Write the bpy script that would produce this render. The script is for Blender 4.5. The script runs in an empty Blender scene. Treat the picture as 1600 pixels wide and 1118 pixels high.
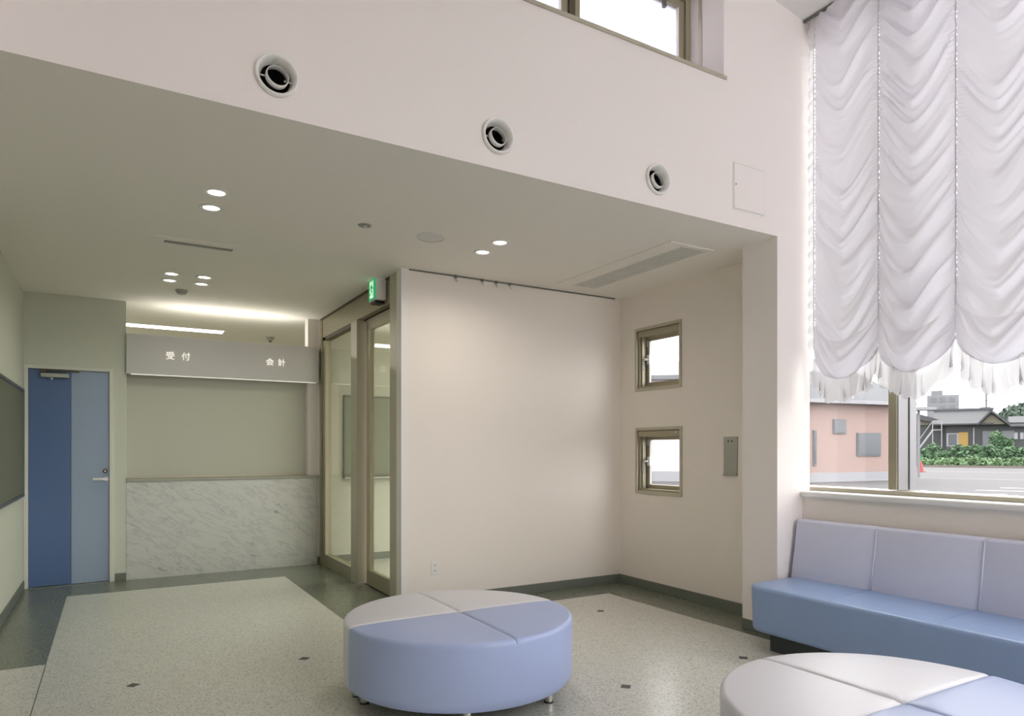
import bpy, bmesh, math, random
from mathutils import Vector, Matrix, noise
random.seed(7)
S = bpy.context.scene
COL = S.collection
PI = math.pi

# ------------------------------------------------------------------ camera, sky, exposure
cam_d = bpy.data.cameras.new('camera')
cam = bpy.data.objects.new('camera', cam_d); COL.objects.link(cam)
cam.location = (0, 0, 1.3)
cam.rotation_euler = (PI/2, 0, -math.radians(30.50))
cam_d.sensor_fit = 'HORIZONTAL'; cam_d.sensor_width = 36.0
cam_d.lens = 36.0*1061/1600
cam_d.shift_x = 0.0
cam_d.shift_y = (701-559)/1600.0
cam_d.clip_start = 0.05; cam_d.clip_end = 600
S.camera = cam

W = bpy.data.worlds.new('sky'); S.world = W; W.use_nodes = True
bg = W.node_tree.nodes['Background']
bg.inputs[0].default_value = (0.97, 0.955, 0.975, 1); bg.inputs[1].default_value = 4.9
vs = S.view_settings
vs.view_transform = 'Standard'; vs.look = 'None'; vs.gamma = 1.0; vs.use_curve_mapping = False
vs.exposure = 0.45
S.cycles.max_bounces = 12; S.cycles.diffuse_bounces = 8; S.cycles.glossy_bounces = 5
S.cycles.transmission_bounces = 8; S.cycles.transparent_max_bounces = 12
S.cycles.caustics_reflective = False; S.cycles.caustics_refractive = False
S.cycles.sample_clamp_indirect = 6.0

# ------------------------------------------------------------------ materials
def lin(r, g=None, b=None):
    f = lambda c: (c/12.92 if c <= .04045 else ((c+.055)/1.055)**2.4)
    return (f(r/255), f(g/255), f(b/255), 1)
MATS = {}
def mat(name, col, rough=.5, metal=0., spec=.5, emit=None, estr=0., bump=None, var=None, coat=0.):
    m = bpy.data.materials.new(name); m.use_nodes = True
    nt = m.node_tree; b = nt.nodes['Principled BSDF']
    b.inputs['Base Color'].default_value = col
    b.inputs['Roughness'].default_value = rough; b.inputs['Metallic'].default_value = metal
    b.inputs['Specular IOR Level'].default_value = spec
    if coat: b.inputs['Coat Weight'].default_value = coat
    if emit: b.inputs['Emission Color'].default_value = emit; b.inputs['Emission Strength'].default_value = estr
    tc = nt.nodes.new('ShaderNodeTexCoord')
    if var:                                   # (scale, amount) mottled colour
        n = nt.nodes.new('ShaderNodeTexNoise'); n.inputs['Scale'].default_value = var[0]; n.inputs['Detail'].default_value = 4
        nt.links.new(tc.outputs['Object'], n.inputs['Vector'])
        r = nt.nodes.new('ShaderNodeMapRange'); r.inputs['To Min'].default_value = 1-var[1]; r.inputs['To Max'].default_value = 1+var[1]
        nt.links.new(n.outputs['Fac'], r.inputs['Value'])
        v = nt.nodes.new('ShaderNodeVectorMath'); v.operation = 'SCALE'; v.inputs[0].default_value = col[:3]
        nt.links.new(r.outputs[0], v.inputs['Scale']); nt.links.new(v.outputs[0], b.inputs['Base Color'])
    if bump:                                  # (scale, strength)
        n2 = nt.nodes.new('ShaderNodeTexNoise'); n2.inputs['Scale'].default_value = bump[0]; n2.inputs['Detail'].default_value = 3
        nt.links.new(tc.outputs['Object'], n2.inputs['Vector'])
        bp = nt.nodes.new('ShaderNodeBump'); bp.inputs['Strength'].default_value = bump[1]; bp.inputs['Distance'].default_value = .002
        nt.links.new(n2.outputs['Fac'], bp.inputs['Height']); nt.links.new(bp.outputs[0], b.inputs['Normal'])
    MATS[name] = m; return m
M = MATS
mat('wall_paint', (.83,.775,.745,1), .85, spec=.2, bump=(160,.12))
mat('wall_warm_lit', (.83,.775,.715,1), .8, spec=.25, bump=(160,.12))  # wall paint made pinker and brighter to carry the warm light
mat('wall_hall_dim', (.60,.615,.535,1), .85, spec=.2, bump=(160,.12))  # grey-green wall paint, darkened to carry the dimness of the left side
mat('wall_lower', (.77,.755,.685,1), .85, spec=.2, bump=(160,.12))
mat('ceiling_paint', (.83,.795,.73,1), .9, spec=.15, bump=(200,.1))
mat('ceiling_white', (.80,.79,.77,1), .9, spec=.15)
mat('trim_white', (.80,.78,.75,1), .45)
mat('frame_paint', (.66,.66,.60,1), .5)
mat('base_vinyl', (.15,.165,.14,1), .45)
mat('bronze', (.37,.335,.235,1), .42, .35)
mat('bronze_dark', (.10,.08,.05,1), .5, .2)
mat('frame_grey', (.22,.21,.22,1), .4, .2)
mat('bronze_pale', (.49,.455,.36,1), .4, .3)
mat('door_dark', (.085,.15,.31,1), .42, bump=(80,.05))
mat('door_light', (.30,.375,.50,1), .42, bump=(80,.05))
mat('steel', (.55,.55,.53,1), .28, 1.)
mat('steel_plate', (.36,.37,.33,1), .38, .85)
mat('chrome', (.75,.74,.70,1), .12, 1.)
mat('white_plastic', (.80,.79,.76,1), .35)
mat('grey_plastic', (.42,.42,.38,1), .5)
mat('vent_grey', (.66,.65,.61,1), .5)
mat('slot_grey', (.16,.165,.15,1), .6)
mat('dark', (.012,.011,.011,1), .7)
mat('black_plastic', (.02,.02,.02,1), .4)
mat('leather_white', (.66,.65,.69,1), .38, bump=(260,.12), var=(6,.02))
mat('leather_blue', (.385,.46,.71,1), .36, bump=(260,.12), var=(6,.03))
mat('leather_lilac', (.67,.68,.82,1), .42, bump=(260,.12), var=(6,.02))
mat('leather_seat', (.27,.375,.60,1), .30, bump=(260,.12), var=(6,.03))
mat('plinth', (.05,.06,.06,1), .6)
mat('sign_face', (.56,.545,.535,1), .45)
mat('sign_letter', (.85,.80,.74,1), .5, emit=(1,.93,.85,1), estr=.5)
mat('sign_slit', (.8,.8,.75,1), .4, emit=(1,.97,.9,1), estr=.35)
mat('blind', (.52,.525,.45,1), .75)
mat('slab', (.33,.33,.27,1), .35, bump=(300,.1), var=(120,.2))
mat('board_green', (.14,.15,.11,1), .8, bump=(400,.2))
mat('board_grey', (.235,.26,.195,1), .7)
mat('board_frame', (.14,.15,.15,1), .4, .6)
mat('lamp_white', (.9,.9,.88,1), .3, emit=(1,.95,.86,1), estr=9)
mat('tube_white', (.9,.9,.88,1), .3, emit=(1,.97,.95,1), estr=3.2)
mat('reflector', (.88,.87,.85,1), .25, .0)
mat('exit_green', (.0,.22,.07,1), .4, emit=(.02,.55,.17,1), estr=.35)
mat('exit_white', (.8,.9,.8,1), .4, emit=(.75,1,.78,1), estr=.65)
mat('cream', (.80,.76,.62,1), .85)
mat('grout_dark', (.10,.10,.09,1), .6)
mat('tape', (.66,.64,.60,1), .8)
# outdoors
mat('asphalt', (.054,.050,.053,1), .9, var=(2,.12))
mat('road_paint', (.20,.20,.205,1), .8)
mat('pink_wall', (.225,.160,.143,1), .85, var=(.8,.04))
mat('grey_roof', (.034,.036,.042,1), .7)
mat('tile_roof', (.024,.024,.028,1), .6, var=(3,.15))
mat('dark_wood', (.030,.032,.034,1), .8, var=(3,.2))
mat('beige_gable', (.11,.10,.075,1), .9)
mat('white_out', (.20,.20,.215,1), .7)
mat('grey_out', (.09,.095,.105,1), .7)
mat('yellow_board', (.22,.135,.03,1), .7)
mat('dark_glass', (.05,.055,.065,1), .2)
mat('cone_red', (.25,.03,.03,1), .6)
mat('kerb', (.11,.09,.085,1), .9)
mat('leaf', (.050,.105,.048,1), .7, var=(3,.4))
mat('leaf_light', (.085,.15,.065,1), .7, var=(3,.4))
mat('leaf_far', (.035,.058,.04,1), .8, var=(.6,.3))
mat('bark', (.04,.03,.025,1), .9)
mat('concrete_out', (.13,.13,.14,1), .9)
mat('annex_wall', (.36,.335,.34,1), .85)

def glass(name, tint=(1,1,1,1), strength=1.0):
    m = bpy.data.materials.new(name); m.use_nodes = True; nt = m.node_tree
    for n in list(nt.nodes): nt.nodes.remove(n)
    o = nt.nodes.new('ShaderNodeOutputMaterial'); mix = nt.nodes.new('ShaderNodeMixShader')
    t = nt.nodes.new('ShaderNodeBsdfTransparent'); t.inputs[0].default_value = tint
    g = nt.nodes.new('ShaderNodeBsdfGlossy'); g.inputs['Roughness'].default_value = 0.0
    fr = nt.nodes.new('ShaderNodeFresnel'); geo = nt.nodes.new('ShaderNodeNewGeometry'); mr = nt.nodes.new('ShaderNodeMapRange'); mr.inputs['To Min'].default_value = 1.5; mr.inputs['To Max'].default_value = 1/1.5
    nt.links.new(geo.outputs['Backfacing'], mr.inputs['Value']); nt.links.new(mr.outputs[0], fr.inputs['IOR'])
    nt.links.new(fr.outputs[0], mix.inputs[0]); nt.links.new(t.outputs[0], mix.inputs[1]); nt.links.new(g.outputs[0], mix.inputs[2])
    nt.links.new(mix.outputs[0], o.inputs[0]); M[name] = m; return m
glass('glass', (.97,.98,.97,1)); glass('glass_door', (.93,.94,.87,1))

def sheer(name, col, trans, transp):
    m = bpy.data.materials.new(name); m.use_nodes = True; nt = m.node_tree
    for n in list(nt.nodes): nt.nodes.remove(n)
    o = nt.nodes.new('ShaderNodeOutputMaterial')
    d = nt.nodes.new('ShaderNodeBsdfDiffuse'); d.inputs[0].default_value = col
    t = nt.nodes.new('ShaderNodeBsdfTranslucent'); t.inputs[0].default_value = col
    a = nt.nodes.new('ShaderNodeMixShader'); a.inputs[0].default_value = trans
    tr = nt.nodes.new('ShaderNodeBsdfTransparent')
    c = nt.nodes.new('ShaderNodeMixShader'); c.inputs[0].default_value = transp
    tc = nt.nodes.new('ShaderNodeTexCoord'); n = nt.nodes.new('ShaderNodeTexNoise'); n.inputs['Scale'].default_value = 220
    bp = nt.nodes.new('ShaderNodeBump'); bp.inputs['Strength'].default_value = .08; bp.inputs['Distance'].default_value = .001
    nt.links.new(tc.outputs['Object'], n.inputs['Vector']); nt.links.new(n.outputs['Fac'], bp.inputs['Height'])
    nt.links.new(bp.outputs[0], d.inputs['Normal'])
    nt.links.new(d.outputs[0], a.inputs[1]); nt.links.new(t.outputs[0], a.inputs[2])
    nt.links.new(a.outputs[0], c.inputs[1]); nt.links.new(tr.outputs[0], c.inputs[2]); nt.links.new(c.outputs[0], o.inputs[0])
    M[name] = m; return m
sheer('sheer_cloth', (.82,.80,.86,1), .145, .008)
sheer('sheer_tape', (.76,.745,.77,1), .17, .01)
sheer('sheer_hem', (.80,.785,.80,1), .18, .05)

def frosted(name):
    m = bpy.data.materials.new(name); m.use_nodes = True; nt = m.node_tree
    for n in list(nt.nodes): nt.nodes.remove(n)
    o = nt.nodes.new('ShaderNodeOutputMaterial')
    t = nt.nodes.new('ShaderNodeBsdfTranslucent'); t.inputs[0].default_value = (.72,.71,.75,1)
    tr = nt.nodes.new('ShaderNodeBsdfTransparent'); tr.inputs[0].default_value = (.50,.49,.53,1)
    mx = nt.nodes.new('ShaderNodeMixShader'); mx.inputs[0].default_value = .45
    nt.links.new(t.outputs[0], mx.inputs[1]); nt.links.new(tr.outputs[0], mx.inputs[2]); nt.links.new(mx.outputs[0], o.inputs[0]); M[name] = m
frosted('frosted_glass')

def terrazzo(name, base, dark, light, rough):
    m = bpy.data.materials.new(name); m.use_nodes = True; nt = m.node_tree; b = nt.nodes['Principled BSDF']
    tc = nt.nodes.new('ShaderNodeTexCoord')
    v = nt.nodes.new('ShaderNodeTexVoronoi'); v.inputs['Scale'].default_value = 150
    nt.links.new(tc.outputs['Object'], v.inputs['Vector'])
    sx = nt.nodes.new('ShaderNodeSeparateColor'); nt.links.new(v.outputs['Color'], sx.inputs[0])
    r = nt.nodes.new('ShaderNodeValToRGB'); r.color_ramp.interpolation = 'CONSTANT'
    e = r.color_ramp.elements
    e[0].position = 0; e[0].color = dark
    e[1].position = .13; e[1].color = base
    x = e.new(.72); x.color = light
    mid = tuple((base[i]*.88) for i in range(3))+(1,)
    y = e.new(.52); y.color = mid
    nt.links.new(sx.outputs[0], r.inputs[0])
    n = nt.nodes.new('ShaderNodeTexNoise'); n.inputs['Scale'].default_value = 1.1; n.inputs['Detail'].default_value = 3
    nt.links.new(tc.outputs['Object'], n.inputs['Vector'])
    mr = nt.nodes.new('ShaderNodeMapRange'); mr.inputs['To Min'].default_value = .95; mr.inputs['To Max'].default_value = 1.05
    nt.links.new(n.outputs['Fac'], mr.inputs['Value'])
    vm = nt.nodes.new('ShaderNodeVectorMath'); vm.operation = 'SCALE'
    nt.links.new(r.outputs[0], vm.inputs[0]); nt.links.new(mr.outputs[0], vm.inputs['Scale'])
    nt.links.new(vm.outputs[0], b.inputs['Base Color'])
    b.inputs['Roughness'].default_value = rough; b.inputs['Specular IOR Level'].default_value = .5
    M[name] = m
terrazzo('floor_light', (.61,.605,.545,1), (.35,.35,.305,1), (.68,.675,.62,1), .28)
terrazzo('floor_dark', (.150,.165,.125,1), (.09,.10,.075,1), (.20,.215,.17,1), .24)

def marble(name):
    m = bpy.data.materials.new(name); m.use_nodes = True; nt = m.node_tree; b = nt.nodes['Principled BSDF']
    tc = nt.nodes.new('ShaderNodeTexCoord'); mp = nt.nodes.new('ShaderNodeMapping')
    mp.inputs['Scale'].default_value = (1.0, 1.0, 4.2)
    m0 = nt.nodes.new('ShaderNodeMapping'); m0.inputs['Rotation'].default_value = (0, math.radians(-29), 0)
    nt.links.new(tc.outputs['Object'], m0.inputs[0])
    nt.links.new(m0.outputs[0], mp.inputs[0])
    n1 = nt.nodes.new('ShaderNodeTexNoise'); n1.inputs['Scale'].default_value = 2.2; n1.inputs['Detail'].default_value = 8; n1.inputs['Roughness'].default_value = .68; n1.inputs['Distortion'].default_value = .3
    nt.links.new(mp.outputs[0], n1.inputs['Vector'])
    r1 = nt.nodes.new('ShaderNodeValToRGB'); e = r1.color_ramp.elements
    e[0].position = .47; e[0].color = (1,1,1,1); e[1].position = .53; e[1].color = (1,1,1,1)
    k = e.new(.50); k.color = (.78,.79,.82,1)
    nt.links.new(n1.outputs['Fac'], r1.inputs[0])
    n2 = nt.nodes.new('ShaderNodeTexNoise'); n2.inputs['Scale'].default_value = 4.5; n2.inputs['Detail'].default_value = 7; n2.inputs['Roughness'].default_value = .7; n2.inputs['Distortion'].default_value = .3
    nt.links.new(mp.outputs[0], n2.inputs['Vector'])
    r2 = nt.nodes.new('ShaderNodeValToRGB'); e = r2.color_ramp.elements
    e[0].position = .30; e[0].color = (.42,.44,.47,1); e[1].position = .41; e[1].color = (1,1,1,1)
    nt.links.new(n2.outputs['Fac'], r2.inputs[0])
    a = nt.nodes.new('ShaderNodeMix'); a.data_type = 'RGBA'; a.blend_type = 'MULTIPLY'; a.inputs['Factor'].default_value = 1
    nt.links.new(r1.outputs[0], a.inputs['A']); nt.links.new(r2.outputs[0], a.inputs['B'])
    c = nt.nodes.new('ShaderNodeMix'); c.data_type = 'RGBA'; c.blend_type = 'MULTIPLY'; c.inputs['Factor'].default_value = 1
    c.inputs['A'].default_value = (.57,.58,.55,1); nt.links.new(a.outputs['Result'], c.inputs['B'])
    nt.links.new(c.outputs['Result'], b.inputs['Base Color']); b.inputs['Roughness'].default_value = .3
    M[name] = m
marble('marble')

# ------------------------------------------------------------------ object helpers
def tag(o, label=None, cat=None, group=None, kind=None):
    if label: o['label'] = label
    if cat: o['category'] = cat
    if group: o['group'] = group
    if kind: o['kind'] = kind
    return o
ORG = {}
def thing(name, loc, label=None, cat=None, group=None, kind=None, rz=0):
    o = bpy.data.objects.new(name, None); COL.objects.link(o); o.location = loc; o.rotation_euler = (0,0,rz)
    o.empty_display_size = .05; ORG[o.name] = Vector(loc)
    return tag(o, label, cat, group, kind)
def org(o): return ORG.get(o.name, Vector((0,0,0)))
def obj(name, bm, m, parent=None, smooth=False, kind=None, origin=None):
    """link bm (in world coordinates, or in the rotated thing's own when its parent is rotated) as one object"""
    me = bpy.data.meshes.new(name)
    o0 = Vector(origin) if origin is not None else (org(parent) if parent else Vector((0,0,0)))
    bmesh.ops.translate(bm, verts=bm.verts, vec=-o0)
    bmesh.ops.recalc_face_normals(bm, faces=bm.faces)
    bm.to_mesh(me); bm.free()
    for mm in (m if isinstance(m, (list, tuple)) else [m]): me.materials.append(M[mm])
    if smooth:
        for p in me.polygons: p.use_smooth = True
    o = bpy.data.objects.new(name, me); COL.objects.link(o)
    if parent:
        o.parent = parent; ORG[o.name] = org(parent)
    else:
        o.location = o0; ORG[o.name] = o0
    if kind: o['kind'] = kind
    return o
def B(*boxes, bevel=0, seg=2):
    bm = bmesh.new()
    for (x0,x1,y0,y1,z0,z1) in boxes:
        r = bmesh.ops.create_cube(bm, size=1)
        bmesh.ops.scale(bm, verts=r['verts'], vec=(x1-x0, y1-y0, z1-z0))
        bmesh.ops.translate(bm, verts=r['verts'], vec=((x0+x1)/2,(y0+y1)/2,(z0+z1)/2))
    if bevel: bmesh.ops.bevel(bm, geom=list(bm.edges), offset=bevel, segments=seg, affect='EDGES', profile=.5)
    return bm
def box(name, bx, m, parent=None, bevel=0, seg=2, kind=None):
    return obj(name, B(bx, bevel=bevel, seg=seg), m, parent, smooth=False, kind=kind)
def gridwall(axis, pos, thick, u0, u1, v0, v1, holes):
    """slab normal to axis with rectangular holes; u,v = the other two axes in xyz order"""
    us = sorted({round(c,4) for c in [u0,u1,*[c for h in holes for c in h[:2]]]}); vs_ = sorted({round(c,4) for c in [v0,v1,*[c for h in holes for c in h[2:]]]})
    us = [c for c in us if u0-1e-4 <= c <= u1+1e-4]; vs_ = [c for c in vs_ if v0-1e-4 <= c <= v1+1e-4]
    bm = bmesh.new(); cache = {}
    def P(u, v, w):
        k = (round(u,5), round(v,5), w)
        if k not in cache:
            p = pos if w == 0 else pos+thick
            co = {'x':(p,u,v), 'y':(u,p,v), 'z':(u,v,p)}[axis]; cache[k] = bm.verts.new(co)
        return cache[k]
    solid = {}
    for i in range(len(us)-1):
        for j in range(len(vs_)-1):
            cu, cv = (us[i]+us[i+1])/2, (vs_[j]+vs_[j+1])/2
            solid[i,j] = not any(h[0] < cu < h[1] and h[2] < cv < h[3] for h in holes)
    for (i,j), s in solid.items():
        if not s: continue
        a,b,c,d = us[i],us[i+1],vs_[j],vs_[j+1]
        for w in (0,1): bm.faces.new([P(a,c,w),P(b,c,w),P(b,d,w),P(a,d,w)])
        for (di,dj,e) in ((-1,0,((a,c),(a,d))),(1,0,((b,c),(b,d))),(0,-1,((a,c),(b,c))),(0,1,((a,d),(b,d)))):
            if not solid.get((i+di,j+dj), False):
                (p,q) = e; bm.faces.new([P(*p,0),P(*q,0),P(*q,1),P(*p,1)])
    return bm
def lathe(profile, n=40, center=(0,0,0), axis='z', cap0=False, cap1=False):
    """profile = [(r,h)...] revolved about axis through center"""
    bm = bmesh.new(); rings = []
    for r,h in profile:
        ring = []
        for k in range(n):
            a = 2*PI*k/n; c, s = r*math.cos(a), r*math.sin(a)
            co = {'z':(c,s,h),'y':(c,h,s),'x':(h,c,s)}[axis]
            ring.append(bm.verts.new(Vector(co)+Vector(center)))
        rings.append(ring)
    for a,b in zip(rings, rings[1:]):
        for k in range(n): bm.faces.new([a[k],a[(k+1)%n],b[(k+1)%n],b[k]])
    if cap0: bm.faces.new(rings[0])
    if cap1: bm.faces.new(rings[-1])
    return bm
def tube(pts, r, n=8, cap=True):
    bm = bmesh.new(); rings = []
    pts = [Vector(p) for p in pts]
    for i,p in enumerate(pts):
        d = (pts[min(i+1,len(pts)-1)]-pts[max(i-1,0)]).normalized()
        u = d.cross(Vector((0,0,1)) if abs(d.z) < .9 else Vector((1,0,0))).normalized(); v = d.cross(u)
        rr = r[i] if isinstance(r,(list,tuple)) else r
        rings.append([bm.verts.new(p+rr*(math.cos(2*PI*k/n)*u+math.sin(2*PI*k/n)*v)) for k in range(n)])
    for a,b in zip(rings, rings[1:]):
        for k in range(n): bm.faces.new([a[k],a[(k+1)%n],b[(k+1)%n],b[k]])
    if cap: bm.faces.new(rings[0]); bm.faces.new(rings[-1])
    return bm
def prism(poly, axis, a, b):
    """extrude a 2-D polygon (in the two other axes, xyz order) from a to b along axis"""
    bm = bmesh.new(); L = []
    for w in (a,b):
        L.append([bm.verts.new({'x':(w,p,q),'y':(p,w,q),'z':(p,q,w)}[axis]) for p,q in poly])
    n = len(poly)
    bm.faces.new(L[0]); bm.faces.new(L[1])
    for k in range(n): bm.faces.new([L[0][k],L[0][(k+1)%n],L[1][(k+1)%n],L[1][k]])
    return bm
def bevelled(bm, off, seg=3, ang=.5):
    bmesh.ops.recalc_face_normals(bm, faces=bm.faces)
    es = [e for e in bm.edges if len(e.link_faces) == 2 and e.calc_face_angle(0) > ang]
    bmesh.ops.bevel(bm, geom=es, offset=off, segments=seg, affect='EDGES', profile=.5, clamp_overlap=True)
    return bm
def autosmooth(o, ang=.6):
    me = o.data
    for p in me.polygons: p.use_smooth = True
    bm = bmesh.new(); bm.from_mesh(me)
    for e in bm.edges:
        if len(e.link_faces) == 2 and e.calc_face_angle(0) > ang: e.smooth = False
    bm.to_mesh(me); bm.free(); return o
def copy_tree(o, loc, label=None, parent=None):
    c = o.copy(); COL.objects.link(c)
    if parent: c.parent = parent
    else: c.location = loc
    if label: c['label'] = label
    for ch in list(o.children): copy_tree(ch, None, None, c)
    return c

# ------------------------------------------------------------------ room shell
ZC = 2.765          # low ceiling
YB = 7.74           # far wall
YS = 3.104          # face of the high wall over the low ceiling
XL, XR = -.71, 4.28
def ceil_z(x): return 4.33+.15*(4.28-x)
DL = [(.515,4.205),(.52,4.485),(2.375,4.20),(2.38,4.47),(.430,6.34),(.432,6.60),(.680,6.33),(.686,6.60)]

fl = box('floor', (-3.72,4.4,-4.2,10.8,-.12,0), 'floor_light', kind='structure')
def border(*r): return box('border_strip', (*r, -.01, .0008), 'floor_dark', fl)
border(XL,-.343,4.96,YB); border(-.343,1.52,7.15,YB); border(1.52,2.12,4.831,YB)
border(2.12,3.855,4.831,5.20); border(3.855,4.30,3.38,5.20); border(3.855,4.24,-3.9,3.38)
box('joint_strip', (-.346,-.341,-3.9,4.96,-.01,.0007), 'grout_dark', fl)
for (x,y) in ((.10,4.28),(1.028,4.285),(3.378,4.335),(2.424,2.887),(3.388,2.912),(1.06,2.89),(.10,2.89),(2.40,4.30)):
    obj('inlay', prism([(x-.036,y),(x,y-.036),(x+.036,y),(x,y+.036)], 'z', -.01, .0012), 'grout_dark', fl)

# low ceiling with the round cut-outs of the downlights (square cut, hidden by the rims)
obj('ceiling', gridwall('z', ZC, .05, XL-.1, 4.45, YS+.31, 10.8, [(x-.046,x+.046,y-.046,y+.046) for x,y in DL]), 'ceiling_paint', kind='structure')
c2 = bmesh.new()
v = [c2.verts.new(p) for p in ((-.45,-4.3,ceil_z(-.45)),(4.50,-4.3,ceil_z(4.50)),(4.50,3.45,ceil_z(4.50)),(-.45,3.45,ceil_z(-.45)))]
f = c2.faces.new(v); r = bmesh.ops.extrude_face_region(c2, geom=[f])
bmesh.ops.translate(c2, verts=[g for g in r['geom'] if isinstance(g, bmesh.types.BMVert)], vec=(0,0,.12))
obj('ceiling_upper', c2, 'ceiling_white', kind='structure')
box('ceiling_unseen_corridor', (-3.72,XL-.1,YS,5.09,ZC,ZC+.12), 'ceiling_paint', kind='structure')
box('ceiling_ledge', (-3.72,-.36,-4.2,YS,ZC,ZC+.12), 'ceiling_paint', kind='structure')
box('wall_left', (XL-.12,XL,4.97,10.8,-.1,ZC+.05), 'wall_hall_dim', kind='structure')
# unseen side corridor nearer than the board, shaped to absorb light on the left
box('wall_unseen_corridor_end', (-3.6,XL-.12,4.97,5.09,-.1,ZC+.05), 'wall_hall_dim', kind='structure')
box('wall_unseen_corridor', (-3.72,-3.6,-4.2,5.09,-.1,ZC+.05), 'wall_hall_dim', kind='structure')
box('wall_upper_left', (-.48,-.36,-4.2,YS,ZC,5.2), 'wall_paint', kind='structure')
# roof slab over the low part (closes the void above the ceiling)
box('ceiling_roof_slab', (XL-.12,4.5,YS+.31,10.9,3.25,3.35), 'concrete_out', kind='structure')
box('wall_roof_edge_left', (XL-.12,XL-.02,YS+.01,10.9,ZC+.05,3.25), 'concrete_out', kind='structure')
box('wall_roof_edge_right', (4.45,4.52,YS+.31,10.9,ZC+.05,3.25), 'concrete_out', kind='structure')

# high wall with air nozzle cut-outs and the clerestory opening
NZ = [(.625,2.941),(1.740,2.936),(2.852,2.934)]
CX0, CX1, CZ0, CZ1 = .6, 3.426, 3.71, 4.42
hw = obj('wall_front_upper', gridwall('y', YS, .31, -.48, 4.30, ZC, 5.15,
     [(x-a,x+a,z-b,z+b) for x,z in NZ for a,b in ((.0745,.028),(.069,.040),(.063,.048),(.056,.056),(.048,.063),(.040,.069),(.028,.0745))]+[(CX0,CX1,CZ0,CZ1)]), ['wall_paint','ceiling_paint'], kind='structure')
for p_ in hw.data.polygons:
    if p_.normal.z < -.9 and abs(p_.center.z-org(hw).z-ZC) < .01: p_.material_index = 1
# pillar under its right end
pil = box('wall_pillar', (3.95,4.30,YS,3.404,0,ZC), 'wall_paint', kind='structure')
# far wall: door opening and the reception hatch
obj('wall_back', gridwall('y', YB, .14, XL-.1, 4.45, -.1, ZC+.05, [(-.705,.010,-.2,2.085),(.12,2.03,-.2,ZC+.2)]), 'wall_hall_dim', kind='structure')
box('wall_back_return', (1.903,2.03,YB+.02,YB+.16,0,ZC), 'wall_paint', kind='structure')
# alcove walls
box('wall_alcove', (2.075,4.30,5.19,5.30,0,ZC), 'wall_warm_lit', kind='structure')
box('wall_alcove_end', (2.017,2.075,5.19,5.30,0,ZC), 'trim_white', kind='structure')
WIN = [(4.352,4.955,1.842,2.43),(4.345,4.948,.884,1.498)]
obj('wall_right', gridwall('x', XR, .17, 3.404, 5.30, 0, ZC+.05, [w for w in WIN]), 'wall_warm_lit', kind='structure')
obj('wall_right_lobby', gridwall('x', XR, .17, 5.30, 10.8, 0, ZC+.05, [(5.55,7.45,-.1,2.25)]), 'cream', kind='structure')
# wall under the big window, its continuation and the rear wall (unseen behind the camera, open holes added to let light in)
box('wall_window_base', (4.302,4.56,YS,3.32,0,1.0), 'wall_lower', kind='structure')
box('wall_window', (4.22,4.56,-4.2,YS,0,.965), 'wall_warm_lit', kind='structure')
box('wall_window_head', (4.302,4.56,-4.2,3.32,4.31,4.6), 'wall_paint', kind='structure')
box('wall_window_end', (4.302,4.56,3.32,3.404,0,4.6), 'wall_paint', kind='structure')
obj('wall_rear', gridwall('y', -4.2, .14, -3.72, 4.56, -.1, 5.2, [(1.75,2.75,.6,4.3),(2.83,4.1,.6,4.3)]), 'wall_paint', kind='structure')
# office beyond the hatch
box('wall_office_back', (XL-.1,4.45,10.7,10.84,-.1,ZC+.05), 'wall_lower', kind='structure')
box('wall_office_right', (2.9,3.0,YB+.14,10.7,0,ZC), 'wall_lower', kind='structure')

# base boards
def base(n, bx): return box('baseboard_'+n, bx, 'base_vinyl', bevel=.003, seg=1, kind='structure')
base('left', (XL,XL+.012,4.96,YB-.035,0,.082))
base('alcove', (2.62-.55,XR-.0,5.177,5.19,0,.082)); base('right', (XR-.012,XR,3.404,5.178,0,.082))
base('pillar', (3.938,3.95,YS-.0,3.404,0,.075)); base('pillar_front', (3.938,4.22,YS-.012,YS,0,.075))
base('back', (.026,.12,YB-.012,YB,0,.075)); base('hatch', (2.0,2.026,YB-.014,YB-.002,0,.085))
base('lobby', (2.15,4.28,YB-.012,YB,0,.082))

# ------------------------------------------------------------------ blue door
d = thing('door_1', (-.35,YB,0), kind='structure')
box('door_leaf', (-.671,-.0215,YB+.012,YB+.05,.006,2.05), 'slot_grey', d)
box('dark_blue_panel', (-.671,-.339,YB+.004,YB+.013,.008,2.049), 'door_dark', d, bevel=.0012, seg=1)
box('light_blue_panel', (-.336,-.0215,YB+.004,YB+.013,.008,2.049), 'door_light', d, bevel=.0012, seg=1)
box('frame_jamb', (-.708,-.673,YB-.022,YB+.07,0,2.085), 'frame_paint', d, bevel=.002, seg=1)
box('frame_jamb', (-.020,.012,YB-.022,YB+.07,0,2.085), 'frame_paint', d, bevel=.002, seg=1)
box('frame_head', (-.673,-.020,YB-.022,YB+.07,2.052,2.085), 'frame_paint', d, bevel=.002, seg=1)
cl = box('door_closer', (-.575,-.352,YB-.055,YB+.002,1.972,2.012), 'steel_plate', d, bevel=.004)
obj('closer_arm', tube([(-.555,YB-.03,2.03),(-.40,YB-.05,2.034),(-.27,YB-.018,2.036)], .008, 8), 'bronze_dark', cl)
box('closer_bracket', (-.575,-.535,YB-.05,YB-.012,2.018,2.045), 'bronze_dark', cl, bevel=.003)
obj('closer_valve', lathe([(.009,1.955),(.009,1.975)], 10, (-.49,YB-.02,0), 'z', True, True), 'chrome', cl)
obj('lock_cylinder', bevelled(lathe([(.017,YB-.012),(.021,YB-.004),(.021,YB+.004)], 24, (-.058,0,1.084), 'y', True, True), .001, 1), 'bronze_dark', d)
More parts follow.
